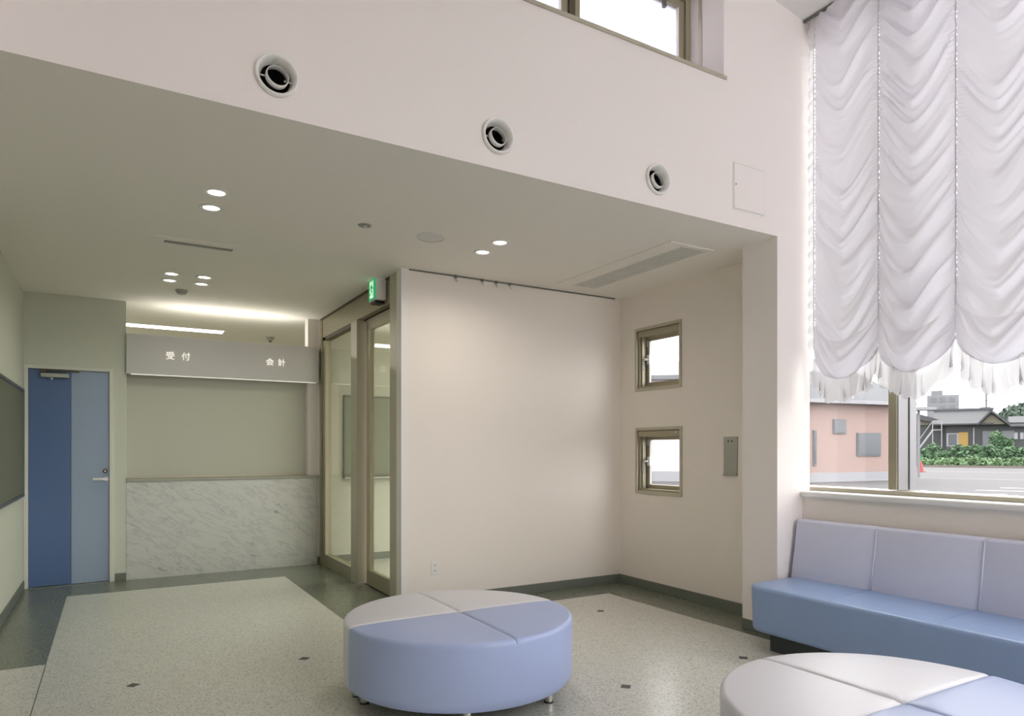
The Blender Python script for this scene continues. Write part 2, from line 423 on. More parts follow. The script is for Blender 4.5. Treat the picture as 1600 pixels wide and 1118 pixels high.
obj('keyhole', lathe([(.008,YB-.016),(.008,YB-.010)], 16, (-.058,0,1.084), 'y', True, True), 'chrome', d)
hd = obj('door_handle', bevelled(B((-.163,-.040,YB-.056,YB-.038,.995,1.019)), .006, 3), 'white_plastic', d, smooth=True)
obj('handle_neck', lathe([(.011,YB-.045),(.011,YB+.002)], 16, (-.05,0,1.006), 'y', True, True), 'white_plastic', hd)
obj('handle_rose', lathe([(.022,YB-.006),(.024,YB+.004)], 20, (-.05,0,1.006), 'y', True, True), 'steel', hd)
box('threshold', (-.673,-.020,YB-.02,YB+.05,-.004,.004), 'steel_plate', d)

# ------------------------------------------------------------------ reception counter, blind, sign
k = thing('reception_counter', (1.07,YB,0), 'grey veined white marble counter front with a thin grey stone top', 'counter')
box('marble_panel', (.122,2.000,YB-.003,YB+.018,0.0,.972), 'marble', k)
box('stone_top', (.122,2.028,YB-.014,YB+.018,.972,1.003), 'slab', k, bevel=.003, seg=1)
box('stone_ledge', (.122,1.901,YB+.018,YB+.40,.972,1.003), 'slab', k)
box('counter_body', (.122,1.901,YB+.018,YB+.10,0,.972), 'wall_lower', k)
bl = thing('roller_blind', (1.0,YB+.11,1.0), 'grey-green pulled-down blind closing the reception hatch above the marble counter', 'blind')
box('blind_cloth', (.124,1.902,YB+.110,YB+.114,1.022,2.42), 'blind', bl)
box('bottom_bar', (.124,1.902,YB+.102,YB+.122,1.003,1.024), 'bronze_pale', bl, bevel=.003, seg=1)

sg = thing('reception_sign', (1.06,YB,2.04), 'long grey overhead sign box with white letters above the marble counter', 'sign')
box('sign_box', (.121,2.003,YB-.055,YB+.016,2.046,2.44), 'sign_face', sg, bevel=.002, seg=1)
box('light_strip', (.16,1.975,YB-.050,YB-.040,2.037,2.046), 'sign_slit', sg)
def kanji(ch, x, z, size):
    c = bpy.data.curves.new('letter','FONT'); c.body = ch; c.size = size; c.extrude = .0025; c.align_x = 'CENTER'; c.resolution_u = 3
    t = bpy.data.objects.new('letter', c); COL.objects.link(t); bpy.context.view_layer.update()
    me = bpy.data.meshes.new_from_object(t.evaluated_get(bpy.context.evaluated_depsgraph_get()))
    bpy.data.objects.remove(t)
    xs = [v.co.x for v in me.vertices]; ys = [v.co.y for v in me.vertices]
    cx, cy, hh = (min(xs)+max(xs))/2, (min(ys)+max(ys))/2, max(ys)-min(ys)
    for v in me.vertices:
        p = v.co.copy(); s_ = size/max(hh, max(xs)-min(xs))
        v.co = Vector((x+(p.x-cx)*s_, YB-.0575-p.z, z+(p.y-cy)*s_)) - org(sg)
    me.materials.clear(); me.materials.append(M['sign_letter'])
    o = bpy.data.objects.new('letter', me); COL.objects.link(o); o.parent = sg
for ch, x in (('受',.508),('付',.652),('会',1.476),('計',1.600)): kanji(ch, x, 2.245, .078)
# uplighter resting along the top of the sign (lights the ceiling behind)
up = thing('uplight_tube', (1.0,YB+.075,2.46), 'slim fluorescent batten hidden behind the top edge of the reception sign', 'lamp')
box('batten', (.20,1.85,YB+.03,YB+.075,2.375,2.398), 'white_plastic', up)
obj('lamp_tube', tube([(.22,YB+.053,2.411),(1.83,YB+.053,2.411)], .013, 10), 'tube_white', up)
def area(name, loc, rot, sx, sy, power, col, parent=None, shape='RECTANGLE', spread=PI):
    l = bpy.data.lights.new(name, 'AREA'); l.shape = shape; l.size = sx; l.size_y = sy; l.energy = power; l.color = col; l.spread = spread
    o = bpy.data.objects.new(name, l); COL.objects.link(o); o.rotation_euler = rot
    if parent: o.parent = parent; o.location = Vector(loc)-org(parent)
    else: o.location = loc
    return o
WARM = (1,.93,.82); FLUO = (1,.97,.88)
area('uplight', (1.10,YB+.065,2.432), (PI,0,0), 1.3, .04, 3.2, FLUO, up)

# ------------------------------------------------------------------ office lamp and alarm beyond the hatch
t = thing('office_light', (.45,9.2,ZC), 'long recessed white fluorescent strip on the office ceiling above the sign', 'lamp')
box('diffuser', (-.60,1.20,9.06,9.30,ZC-.004,ZC), 'tube_white', t)
box('lamp_frame', (-.62,1.22,9.04,9.06,ZC-.006,ZC), 'white_plastic', t); box('lamp_frame', (-.62,1.22,9.30,9.32,ZC-.006,ZC), 'white_plastic', t)
area('office_lamp', (.3,9.18,ZC-.02), (0,0,0), 1.7, .2, 15, FLUO, t)
t = thing('fire_sensor', (1.79,9.3,ZC), 'small round fire sensor on the office ceiling seen above the sign', 'sensor')
obj('sensor_base', lathe([(.055,ZC),(.055,ZC-.012),(.035,ZC-.03),(.028,ZC-.05)], 20, (1.79,9.3,0), 'z', True, True), 'grey_plastic', t)
obj('sensor_tip', lathe([(.016,ZC-.05),(.012,ZC-.062)], 14, (1.79,9.3,0), 'z', True, True), 'dark', t)

# ------------------------------------------------------------------ glazed partition with sliding door
p = thing('door_2', (2.06,6.5,0), kind='structure')
box('far_jamb', (2.03,2.13,7.66,YB-.001,0,ZC), 'bronze', p, bevel=.003, seg=1)
box('far_stile', (2.045,2.115,7.565,7.655,.12,2.545), 'bronze_pale', p)
box('header', (2.04,2.15,5.47,7.66,2.545,ZC-.012), 'bronze', p, bevel=.003, seg=1)
box('header_cap', (2.025,2.15,5.47,7.70,ZC-.014,ZC), 'bronze_dark', p)
box('mullion', (2.025,2.13,6.375,6.565,0,2.545), 'bronze_pale', p, bevel=.004, seg=1)
box('bottom_rail', (2.045,2.115,6.565,7.66,0,.125), 'bronze', p)
box('top_rail', (2.045,2.115,6.565,7.66,2.51,2.545), 'bronze_dark', p)
box('fixed_pane', (2.076,2.084,6.565,7.57,.122,2.515), 'glass_door', p)
box('near_jamb', (2.018,2.135,5.302,5.46,0,ZC), 'bronze_pale', p, bevel=.004, seg=1)
box('door_track', (2.10,2.15,5.46,6.375,2.53,2.545), 'dark', p)
lf = box('leaf_bottom_rail', (2.10,2.135,5.46,6.31,.012,.152), 'bronze', p)
box('leaf_top_rail', (2.10,2.135,5.46,6.31,2.425,2.53), 'bronze', p)
box('leaf_stile', (2.10,2.135,6.20,6.31,.152,2.425), 'bronze_pale', p)
box('leaf_stile', (2.10,2.135,5.46,5.50,.152,2.425), 'bronze', p)
box('sliding_pane', (2.114,2.122,5.50,6.20,.150,2.427), 'glass_door', p)
box('floor_track', (2.095,2.145,5.46,6.375,-.002,.003), 'dark', p)
# lobby behind
obj_l = box('ceiling_lobby_fill', (2.7,3.5,6.2,6.8,ZC-.012,ZC), 'tube_white', kind='structure')  # unseen ceiling lamp added to brighten the lobby behind the glass
area('lobby_fill', (3.1,6.5,ZC-.03), (0,0,0), .8, .6, 8, FLUO)

lb = thing('lobby_board', (3.0,YB,.97), 'grey green board with a pale tray on the lobby wall behind the sliding glass door', 'board')
box('board_panel', (2.315,3.75,YB-.016,YB-.001,.985,1.90), 'board_grey', lb)
for bx in ((2.30,3.77,YB-.022,YB-.001,1.90,1.92),(2.30,2.317,YB-.022,YB-.001,.975,1.90),(3.75,3.77,YB-.022,YB-.001,.975,1.90)): box('board_edge', bx, 'board_frame', lb)
box('tray', (2.30,3.77,YB-.06,YB-.001,.955,.977), 'steel', lb, bevel=.003, seg=1)
# exit sign hung on the header
e = thing('exit_sign', (1.98,5.68,2.61), 'small square green and white running man exit sign over the sliding glass door', 'sign')
box('sign_case', (1.945,2.035,5.585,5.785,2.585,2.775), 'white_plastic', e, bevel=.004, seg=2)
box('green_face', (1.9415,1.9455,5.592,5.778,2.592,2.768), 'exit_green', e)
box('sign_bracket', (1.955,2.03,5.64,5.75,2.560,2.586), 'black_plastic', e)
def yz(poly, x0, x1): return prism([(5.685-a, 2.68+b) for a,b in poly], 'x', x0, x1)
obj('white_doorway', yz([(-.055,-.072),(.03,-.072),(.03,.072),(-.055,.072)], 1.9400,1.9418), 'exit_white', e)
fig = [(-.022,.042),(-.006,.050),(.006,.040),(.022,.012),(.040,.012),(.040,.002),(.018,.0),(.010,.014),(.004,-.006),(.022,-.028),(.020,-.060),(.008,-.060),(.010,-.034),(-.012,-.014),(-.026,-.044),(-.052,-.044),(-.052,-.034),(-.034,-.032),(-.020,.0),(-.014,.022),(-.032,.012),(-.044,-.004),(-.052,.002),(-.040,.024)]
obj('running_man', yz(fig, 1.9388,1.9401), 'exit_green', e)
obj('running_man_head', lathe([(.0105,1.9388),(.0105,1.9401)], 16, (0,5.685-.006,2.68+.060), 'x', True, True), 'exit_green', e)

# ------------------------------------------------------------------ bulletin board on the left wall
b = thing('bulletin_board', (XL,6.4,.87), 'large olive green bulletin board in a grey metal frame on the left wall', 'board')
box('board_panel', (XL,XL+.018,5.32,7.535,.885,1.825), 'board_green', b)
for bx in ((XL,XL+.028,5.30,7.552,1.812,1.84),(XL,XL+.028,5.30,7.552,.87,.898)): box('frame_rail', bx, 'board_frame', b, bevel=.003, seg=1)
for bx in ((XL,XL+.028,7.530,7.552,.898,1.812),(XL,XL+.028,5.30,5.322,.898,1.812)): box('frame_stile', bx, 'board_frame', b, bevel=.003, seg=1)

# ------------------------------------------------------------------ ceiling fittings
def downlight(x, y, label, power, tint):
    o = thing('downlight', (x,y,ZC), label, 'lamp', 'recessed round downlights')
    obj('trim_ring', lathe([(.046,ZC-.001),(.056,ZC-.007),(.066,ZC-.006),(.070,ZC),(.048,ZC+.002)], 36, (x,y,0)), 'white_plastic', o, smooth=True)
    obj('reflector', lathe([(.050,ZC-.003),(.044,ZC+.022),(.036,ZC+.045)], 36, (x,y,0)), 'reflector', o, smooth=True)
    obj('lamp', lathe([(.037,ZC+.040),(.030,ZC+.020),(.012,ZC+.008)], 24, (x,y,0), 'z', True, True), 'lamp_white', o, smooth=True)
    a = area('lamp_light', (x,y,ZC-.008), (0,0,0), .09, .09, power, tint, o, 'DISK', 2.75)
    return o
names = ['front downlight of the left ceiling pair, nearest the high wall',
 'rear downlight of the left ceiling pair, just behind its twin',
 'front downlight of the pair near the round ceiling speaker',
 'rear downlight of the right pair beside the round ceiling speaker',
 'front left downlight in the cluster of four before the reception sign',
 'back left downlight in the cluster of four before the reception sign',
 'front right downlight in the cluster of four before the reception sign',
 'back right downlight in the cluster of four before the reception sign']
for i in (0,2,4):                     # left pair, right pair, cluster: one of each kind, then copies
    tint, pw = ((.93,1,.84),(1,.92,.82),(.95,1,.84))[i//2], (.5,2.6,1.2)[i//2]
    dl0 = downlight(*DL[i], names[i], pw, tint)
    for j in ((i+1,) if i < 4 else (5,6,7)): copy_tree(dl0, (DL[j][0],DL[j][1],ZC), names[j])

sp = thing('ceiling_speaker', (1.90,4.33,ZC), 'flat round grey speaker grille in the middle of the low ceiling', 'speaker')
obj('speaker_grille', lathe([(.012,ZC-.009),(.088,ZC-.008)], 40, (1.90,4.33,0), 'z', True), 'vent_grey', sp)
obj('speaker_rim', lathe([(.088,ZC-.010),(.098,ZC-.007),(.100,ZC)], 40, (1.90,4.33,0)), 'vent_grey', sp, smooth=True)
sp = thing('spot_fitting', (1.428,4.325,ZC), 'tiny round ceiling fitting with a bright tip left of the ceiling speaker', 'sprinkler')
obj('fitting_plate', lathe([(.020,ZC-.004),(.040,ZC-.006),(.046,ZC)], 28, (1.428,4.325,0), 'z'), 'steel_plate', sp, smooth=True)
obj('fitting_tip', lathe([(.020,ZC),(.018,ZC-.012),(.008,ZC-.018)], 20, (1.428,4.325,0), 'z', True, True), 'steel', sp, smooth=True)
sp = thing('smoke_detector', (.554,6.95,ZC), 'round grey smoke detector on the ceiling behind the cluster of four downlights', 'detector')
obj('detector_base', lathe([(.052,ZC),(.052,ZC-.014)], 28, (.554,6.95,0), 'z', True, True), 'grey_plastic', sp, smooth=False)
obj('detector_dome', lathe([(.046,ZC-.014),(.040,ZC-.034),(.020,ZC-.042)], 28, (.554,6.95,0), 'z', True, True), 'grey_plastic', sp, smooth=True)

ac = thing('slot_diffuser', (.52,5.35,ZC), 'narrow slot air diffuser panel in the left ceiling before the cluster of four lamps', 'air vent')
for bx in ((.242,.80,5.24,5.322,ZC-.005,ZC),(.242,.80,5.392,5.46,ZC-.005,ZC),(.242,.315,5.322,5.392,ZC-.005,ZC),(.765,.80,5.322,5.392,ZC-.005,ZC)): box('panel', bx, 'ceiling_paint', ac)
box('slot', (.315,.765,5.322,5.392,ZC-.0015,ZC-.0005), 'slot_grey', ac)
for i in range(3): box('vane', (.318,.762,5.334+i*.020,5.338+i*.020,ZC-.006,ZC-.001), 'grey_plastic', ac)
ac = thing('ceiling_cassette', (3.6,4.25,ZC), 'long rectangular white air conditioner grille in the ceiling over the alcove', 'air vent')
for bx in ((3.39,3.54,3.55,4.97,ZC-.010,ZC),(3.785,3.82,3.55,4.97,ZC-.010,ZC),(3.54,3.785,3.55,3.60,ZC-.010,ZC),(3.54,3.785,4.93,4.97,ZC-.010,ZC)): box('panel', bx, 'ceiling_paint', ac, bevel=.003, seg=1)
box('grille', (3.545,3.78,3.605,4.925,ZC-.006,ZC-.001), 'vent_grey', ac)
for i in range(9): box('louvre', (3.553+i*.0255,3.569+i*.0255,3.612,4.918,ZC-.009,ZC-.005), 'vent_grey', ac)

# picture rail with hooks on the alcove wall
pr = thing('picture_rail', (3.1,5.19,2.75), 'thin dark picture rail along the top of the alcove wall', 'rail')
box('rail', (2.083,4.214,5.180,5.19,2.754,2.764), 'slot_grey', pr)
hooks = thing('hanging_hook', (2.498,5.18,2.75), 'leftmost hook on the picture rail', 'hook', 'hooks on the picture rail')
obj('hook_wire', tube([(2.498,5.176,2.745),(2.498,5.170,2.728),(2.503,5.168,2.715),(2.512,5.168,2.716)], .004, 6), 'steel', hooks)
box('hook_runner', (2.487,2.509,5.168,5.180,2.740,2.764), 'slot_grey', hooks)
for x, l in ((2.749,'second hook from the left on the picture rail'),(2.888,'third hook from the left on the picture rail'),(3.024,'rightmost hook on the picture rail')):
    copy_tree(hooks, (x,5.18,2.75), l)

# ------------------------------------------------------------------ air nozzles on the high wall
def nozzle(x, z, label):
    o = thing('air_nozzle', (x,YS,z), label, 'air vent', 'round air nozzles on the high wall')
    obj('flange', lathe([(.092,YS),(.0945,YS-.008),(.091,YS-.020),(.085,YS-.023),(.079,YS-.016),(.0735,YS-.001),(.069,YS+.014),(.064,YS+.032)], 44, (x,0,z), 'y'), 'white_plastic', o, smooth=True)
    nb = lathe([(.0455,-.015),(.0485,-.014),(.0495,.0),(.048,.014),(.0455,.014),(.0460,0),(.0455,-.015)], 40, (0,0,0), 'y')
    bmesh.ops.rotate(nb, verts=nb.verts, cent=(0,0,0), matrix=Matrix.Rotation(math.radians(-10),3,'X') @ Matrix.Rotation(math.radians(6),3,'Z'))
    bmesh.ops.translate(nb, verts=nb.verts, vec=(x+.002,YS+.004,z-.003)); obj('nozzle_ring', nb, 'white_plastic', o, smooth=True)
    obj('duct', lathe([(.0635,YS+.031),(.0600,YS+.20)], 28, (x,0,z), 'y', False, True), 'dark', o)
    obj('pivot_pin', tube([(x+.034,YS+.012,z-.008),(x+.067,YS+.014,z-.008)], .005, 8), 'steel_plate', o)
    obj('pivot_pin', tube([(x-.067,YS+.014,z-.004),(x-.040,YS+.014,z-.004)], .005, 8), 'steel_plate', o)
    return o
n0 = nozzle(*NZ[0], 'leftmost and largest looking of the three round white air nozzles')
copy_tree(n0, (NZ[1][0],YS,NZ[1][1]), 'middle one of the three round white air nozzles on the high wall')
copy_tree(n0, (NZ[2][0],YS,NZ[2][1]), 'right round white air nozzle, nearest the square access hatch')

h = thing('access_hatch', (3.66,YS,3.03), 'flush square white access hatch with a small latch on the high wall', 'hatch')
box('hatch_frame', (3.508,3.818,YS-.003,YS+.001,2.872,3.190), 'trim_white', h)
box('hatch_gap', (3.516,3.810,YS-.0034,YS-.002,2.880,3.182), 'grey_plastic', h)
box('hatch_panel', (3.519,3.807,YS-.006,YS-.003,2.883,3.179), 'wall_paint', h, bevel=.001, seg=1)
obj('latch', lathe([(.006,YS-.009),(.006,YS-.005)], 12, (3.533,0,3.04), 'y', True, True), 'steel_plate', h)

# ------------------------------------------------------------------ clerestory window
w = thing('window_1', (2.0,3.3,3.71), kind='structure')
YW = 3.41
box('sill_board', (CX0-.02,CX1+.02,YS-.012,YW,3.700,3.722), 'bronze_pale', w, bevel=.002, seg=1)
box('edge_trim', (CX1-.006,CX1+.001,YS+.188,YS+.215,3.722,4.42), 'bronze_pale', w)
box('frame_bottom', (CX0,CX1,YW-.01,YW+.08,3.71,3.745), 'bronze', w); box('frame_top', (CX0,CX1,YW-.01,YW+.08,4.365,4.42), 'bronze', w)
box('frame_jamb', (3.385,CX1,YW-.01,YW+.08,3.745,4.365), 'bronze', w); box('frame_jamb', (CX0,CX0+.04,YW-.01,YW+.08,3.745,4.365), 'bronze', w)
box('mullion', (2.41,2.455,YW-.01,YW+.08,3.745,4.365), 'bronze_dark', w)
for (a,c) in ((2.455,3.382),(CX0+.04,2.41)):
    s = box('sash_bottom', (a,c,YW+.005,YW+.05,3.745,3.775), 'bronze', w); box('sash_top', (a,c,YW+.005,YW+.05,4.315,4.362), 'bronze', w)
    box('sash_stile', (a,a+.045,YW+.005,YW+.05,3.775,4.315), 'bronze', w); box('sash_stile', (c-.045,c,YW+.005,YW+.05,3.775,4.315), 'bronze', w)
    box('glazing_bead', (c-.053,c-.045,YW+.008,YW+.03,3.775,4.315), 'trim_white', w)
    box('pane', (a+.045,c-.045,YW+.025,YW+.031,3.775,4.315), 'frosted_glass', w)
box('latch', (3.19,3.215,YW-.005,YW+.02,4.27,4.34), 'slot_grey', w, bevel=.003)

# ------------------------------------------------------------------ two alcove windows
def small_window(i, y0, y1, z0, z1):
    w = thing('window_%d' % i, (XR,(y0+y1)/2,z0), kind='structure')
    x = XR
    def ring(n, xa, xb, t, m, ya=y0, yb=y1, za=z0, zb=z1):
        box(n+'_head', (xa,xb,ya,yb,zb-t,zb), m, w, bevel=.001, seg=1); box(n+'_sill', (xa,xb,ya,yb,za,za+t), m, w, bevel=.001, seg=1)
        box(n+'_jamb', (xa,xb,ya,ya+t,za+t,zb-t), m, w, bevel=.001, seg=1); box(n+'_jamb', (xa,xb,yb-t,yb,za+t,zb-t), m, w, bevel=.001, seg=1)
    ring('trim', x-.010, x+.03, .026, 'bronze_pale', y0-.002, y1+.002, z0-.002, z1+.002)
    ring('frame', x+.012, x+.13, .045, 'bronze')
    box('screen_box', (x+.002,x+.055,y0+.03,y1-.03,z1-.085,z1-.03), 'bronze', w, bevel=.006)
    obj('screen_knob', lathe([(.006,x-.006),(.006,x+.003)], 12, (0,y0+.075,z1-.05), 'x', True, True), 'trim_white', w)
    box('screen_rail', (x+.03,x+.05,y0+.045,y0+.060,z0+.03,z1-.08), 'bronze', w)
    box('screen_rail', (x+.03,x+.05,y1-.062,y1-.047,z0+.03,z1-.08), 'bronze', w)
    box('screen_strip', (x+.055,x+.064,y1-.060,y1-.046,z0+.045,z1-.085), 'trim_white', w)
    a,b_,c,d_ = y0+.045,y1-.045,z0+.045,z1-.075
    s = .038; xs, xe = x+.085, x+.12
    box('sash_rail', (xs,xe,a,b_,c,c+s), 'bronze', w); box('sash_rail', (xs,xe,a,b_,d_-s,d_), 'bronze', w)
    box('sash_stile', (xs,xe,a,a+s,c+s,d_-s), 'bronze', w); box('sash_stile', (xs,xe,b_-s,b_,c+s,d_-s), 'bronze', w)
    box('glazing_bead', (xs+.004,xs+.02,b_-s-.012,b_-s,c+s,d_-s), 'trim_white', w)  # white strip stands for light along the sash edge
    box('pane', (xs+.014,xs+.020,a+s,b_-s-.012,c+s,d_-s), 'glass', w)
    yh, zh = b_-s-.004, z0+.30
    box('handle_base', (xs-.014,xs,yh-.020,yh+.016,zh-.042,zh+.042), 'white_plastic', w, bevel=.003)
    obj('lever_handle', tube([(xs-.008,yh,zh),(xs-.035,yh,zh),(xs-.045,yh+.008,zh-.002),(xs-.048,yh+.024,zh-.014),(xs-.048,yh+.027,zh-.105)], .0095, 8), 'white_plastic', w, smooth=True)
    box('hinge_block', (xs-.012,xs,b_-s,b_-.004,d_-.09,d_-.03), 'grey_plastic', w, bevel=.002, seg=1)
small_window(2, *WIN[0]); small_window(3, *WIN[1])

t = thing('steel_wall_plate', (XR,3.805,1.09), 'tall brushed steel plate with two small holes on the alcove side wall', 'plate')
box('plate', (XR-.006,XR,3.735,3.876,1.087,1.398), 'steel_plate', t, bevel=.0015, seg=1)
box('plate_lip', (XR-.018,XR-.005,3.737,3.874,1.087,1.097), 'steel_plate', t)
for y in (3.79,3.825): obj('screw_hole', lathe([(.007,XR-.0068),(.007,XR-.005)], 14, (0,y,1.362), 'x', True, True), 'dark', t)
t = thing('wall_socket', (2.312,5.19,.312), 'white double power socket low on the alcove wall behind the round seat', 'socket')
box('socket_plate', (2.277,2.347,5.183,5.19,.255,.370), 'white_plastic', t, bevel=.003)
for z in (.290,.336):
    s = box('socket_insert', (2.293,2.331,5.180,5.184,z-.019,z+.019), 'trim_white', t, bevel=.001, seg=1)
    for x in (2.305,2.318): box('socket_slot', (x-.0015,x+.0015,5.1792,5.1802,z-.007,z+.007), 'dark', s)

# ------------------------------------------------------------------ big window on the right
sl = bevelled(B((4.185,4.345,-4.0,YS-.001,.962,1.002)), .012, 4)
obj('trim_1', sl, 'trim_white', kind='structure', smooth=False)
w = thing('window_4', (4.40,0,1.0), kind='structure')
box('bottom_rail', (4.33,4.50,-4.0,3.319,1.002,1.030), 'bronze_pale', w, bevel=.003, seg=1)
box('head_rail', (4.33,4.50,-4.0,3.319,4.28,4.31), 'bronze_pale', w)
box('jamb', (4.33,4.50,3.295,3.319,1.036,4.28), 'bronze_pale', w)
for y in (2.50,1.05,-.40,-1.85,-3.3):
    m_ = box('mullion', (4.335,4.468,y,y+.055,1.036,4.28), 'bronze', w, bevel=.002, seg=1)
    box('mullion_cover', (4.468,4.545,y-.010,y+.067,1.036,4.28), 'frame_grey', m_)
    box('mullion_side', (4.345,4.452,y-.006,y,1.036,4.28), 'frame_grey', m_)
ys = [3.295,2.555,2.50,1.105,1.05,-.345,-.40,-1.795,-1.85,-3.245,-3.3,-4.0]
for i in range(0,12,2): box('pane', (4.455,4.463,ys[i+1],ys[i],1.036,4.28), 'glass', w)

# ------------------------------------------------------------------ austrian blind
CY0, CW, NCOL = 3.035, .4655, 8
XCUR, ZTOP = 4.262, 4.318
def hem_z(s):   return 1.945-.175*(4*s*(1-s))**.75
def cloth_pt(col, s, t):
    """t: 0 top .. 1 hem"""
    q = 4*s*(1-s); zb = hem_z(s)+.012*noise.noise((col*3.1,s*2,0))
    z = ZTOP+(zb-ZTOP)*t
    y = CY0-CW*(col+s)
    skew = .05*math.sin(2*PI*s)*noise.noise((col*3.3,z*.7,1.1))*2
    sag = .29*(1-abs(2*s-1)**1.45)+skew
    p = z+sag
    n1 = noise.noise((col*7.7, p*2.2, .3)); n2 = noise.noise((col*5.3+9, p*5.0, s*1.3)); n3 = noise.noise((col*2.3, p*1.1+s*.9, 5.1))
    def fold(ph, w):                        # rounded belly with a soft crease under it
        fr = ph-math.floor(ph)
        g = fr/w if fr < w else (1-fr)/(1-w)
        return g*g*(3-2*g)
    ph1 = p/.215+n1*1.0+.30*n2+col*.37
    ph2 = p/.105+n2*1.1+n1*1.3+col*1.7+.4*s
    ph3 = p/.052+n2*2.0+n3*2.0+col*.9
    edge = min(s,1-s)
    fine = .5+.5*math.sin(2*PI*(z/.030+n1*2+2*n2))
    near = math.exp(-(edge/.10)**2)
    a1 = .038*(.75+.8*n3)*min(1,q*1.5); a2 = .013*(.7+1.0*n2)*min(1,q*2.2); a3 = .0055*near*(1-math.exp(-(edge/.012)**2)); a4 = .0032*(1-near*.3)*min(1,q*4)
    belly = .020*q
    x = XCUR-.004-belly-a1*fold(ph1,.70)-a2*fold(ph2,.62)-a4*fold(ph3,.5)-a3*fine
    if t > .90:                             # full rolls at the hem
        k = (t-.90)/.10; x -= (.050*math.sin(PI*k)**.8+.014*k)*(.15+.85*q)
    y += .006*math.exp(-(edge/.05)**2)*(fine-.5)*(1 if s < .5 else -1)
    return (min(x, 4.28), y, z)
ab = thing('austrian_blind', (4.27,1.6,4.3), 'white ruched Austrian blind hanging in scalloped swags over the big window', 'curtain')
NS, NT = 32, 460
for col in range(NCOL):
    bm = bmesh.new(); nt_ = NT if col < 4 else 160
    g = [[bm.verts.new(cloth_pt(col, i/NS, j/nt_)) for i in range(NS+1)] for j in range(nt_+1)]
    for j in range(nt_):
        for i in range(NS): bm.faces.new([g[j][i],g[j][i+1],g[j+1][i+1],g[j+1][i]])
    obj('swag_panel', bm, 'sheer_cloth', ab, smooth=True)
    # pleated flounce below the swag
    bm = bmesh.new(); rows = 12; cols = 90; L = []
    for j in range(rows+1):
        r_ = []
        for i in range(cols+1):
            s = i/cols; q = 4*s*(1-s); tt = j/rows
            n = noise.noise((col*4.1+s*5, 2.2, 0)); n2 = noise.noise((col*9.1+s*11, 7.2, tt))
            amp = .003+.022*tt
            ph = s*5.5+1.6*n
            z = hem_z(s)+.018-(.165+.04*n+.020*math.sin(2*PI*ph))*tt
            y = CY0-CW*(col+s)+.014*math.sin(2*PI*ph+.6)*tt
            x = XCUR-.020-.030*q*(1-.6*tt)-amp*math.cos(2*PI*ph)-.014*n2*tt-.006*math.cos(4*PI*ph+1)*tt
            r_.append(bm.verts.new((x,y,z)))
        L.append(r_)
    for j in range(rows):
        for i in range(cols): bm.faces.new([L[j][i],L[j][i+1],L[j+1][i+1],L[j+1][i]])
    obj('flounce', bm, 'sheer_hem', ab, smooth=True)
for k in range(NCOL+1):
    y = CY0-CW*k
    pts = [(XCUR-.012+.002*math.sin(i*1.9), y, ZTOP-(ZTOP-1.99)*i/60) for i in range(61)]
    bm = bmesh.new()
    for i in range(60):
        (xa,ya,za),(xb,yb,zb) = pts[i],pts[i+1]
        vs_ = [bm.verts.new(c) for c in ((xa,ya-.005,za),(xa,ya+.005,za),(xb,yb+.005,zb),(xb,yb-.005,zb))]; bm.faces.new(vs_)
    bmesh.ops.remove_doubles(bm, verts=bm.verts, dist=1e-5)
    obj('gathering_tape', bm, 'sheer_tape', ab)
# frilled side edge at the wall
bm = bmesh.new(); prev = None
for i in range(301):
    z = ZTOP-(ZTOP-2.0)*i/300; wv = .010*math.sin(i*.55)+.007*noise.noise((i*.13,0,3))
    a_ = bm.verts.new((XCUR-.012,CY0,z)); c_ = bm.verts.new((XCUR-.006+wv,CY0+.045+.008*noise.noise((i*.2,4,0)),z))
    if prev: bm.faces.new([prev[0],a_,c_,prev[1]])
    prev = (a_,c_)
obj('side_frill', bm, 'sheer_hem', ab, smooth=True)
box('rail', (4.222,4.238,CY0-CW*NCOL,YS-.004,4.318,4.336), 'slot_grey', ab)

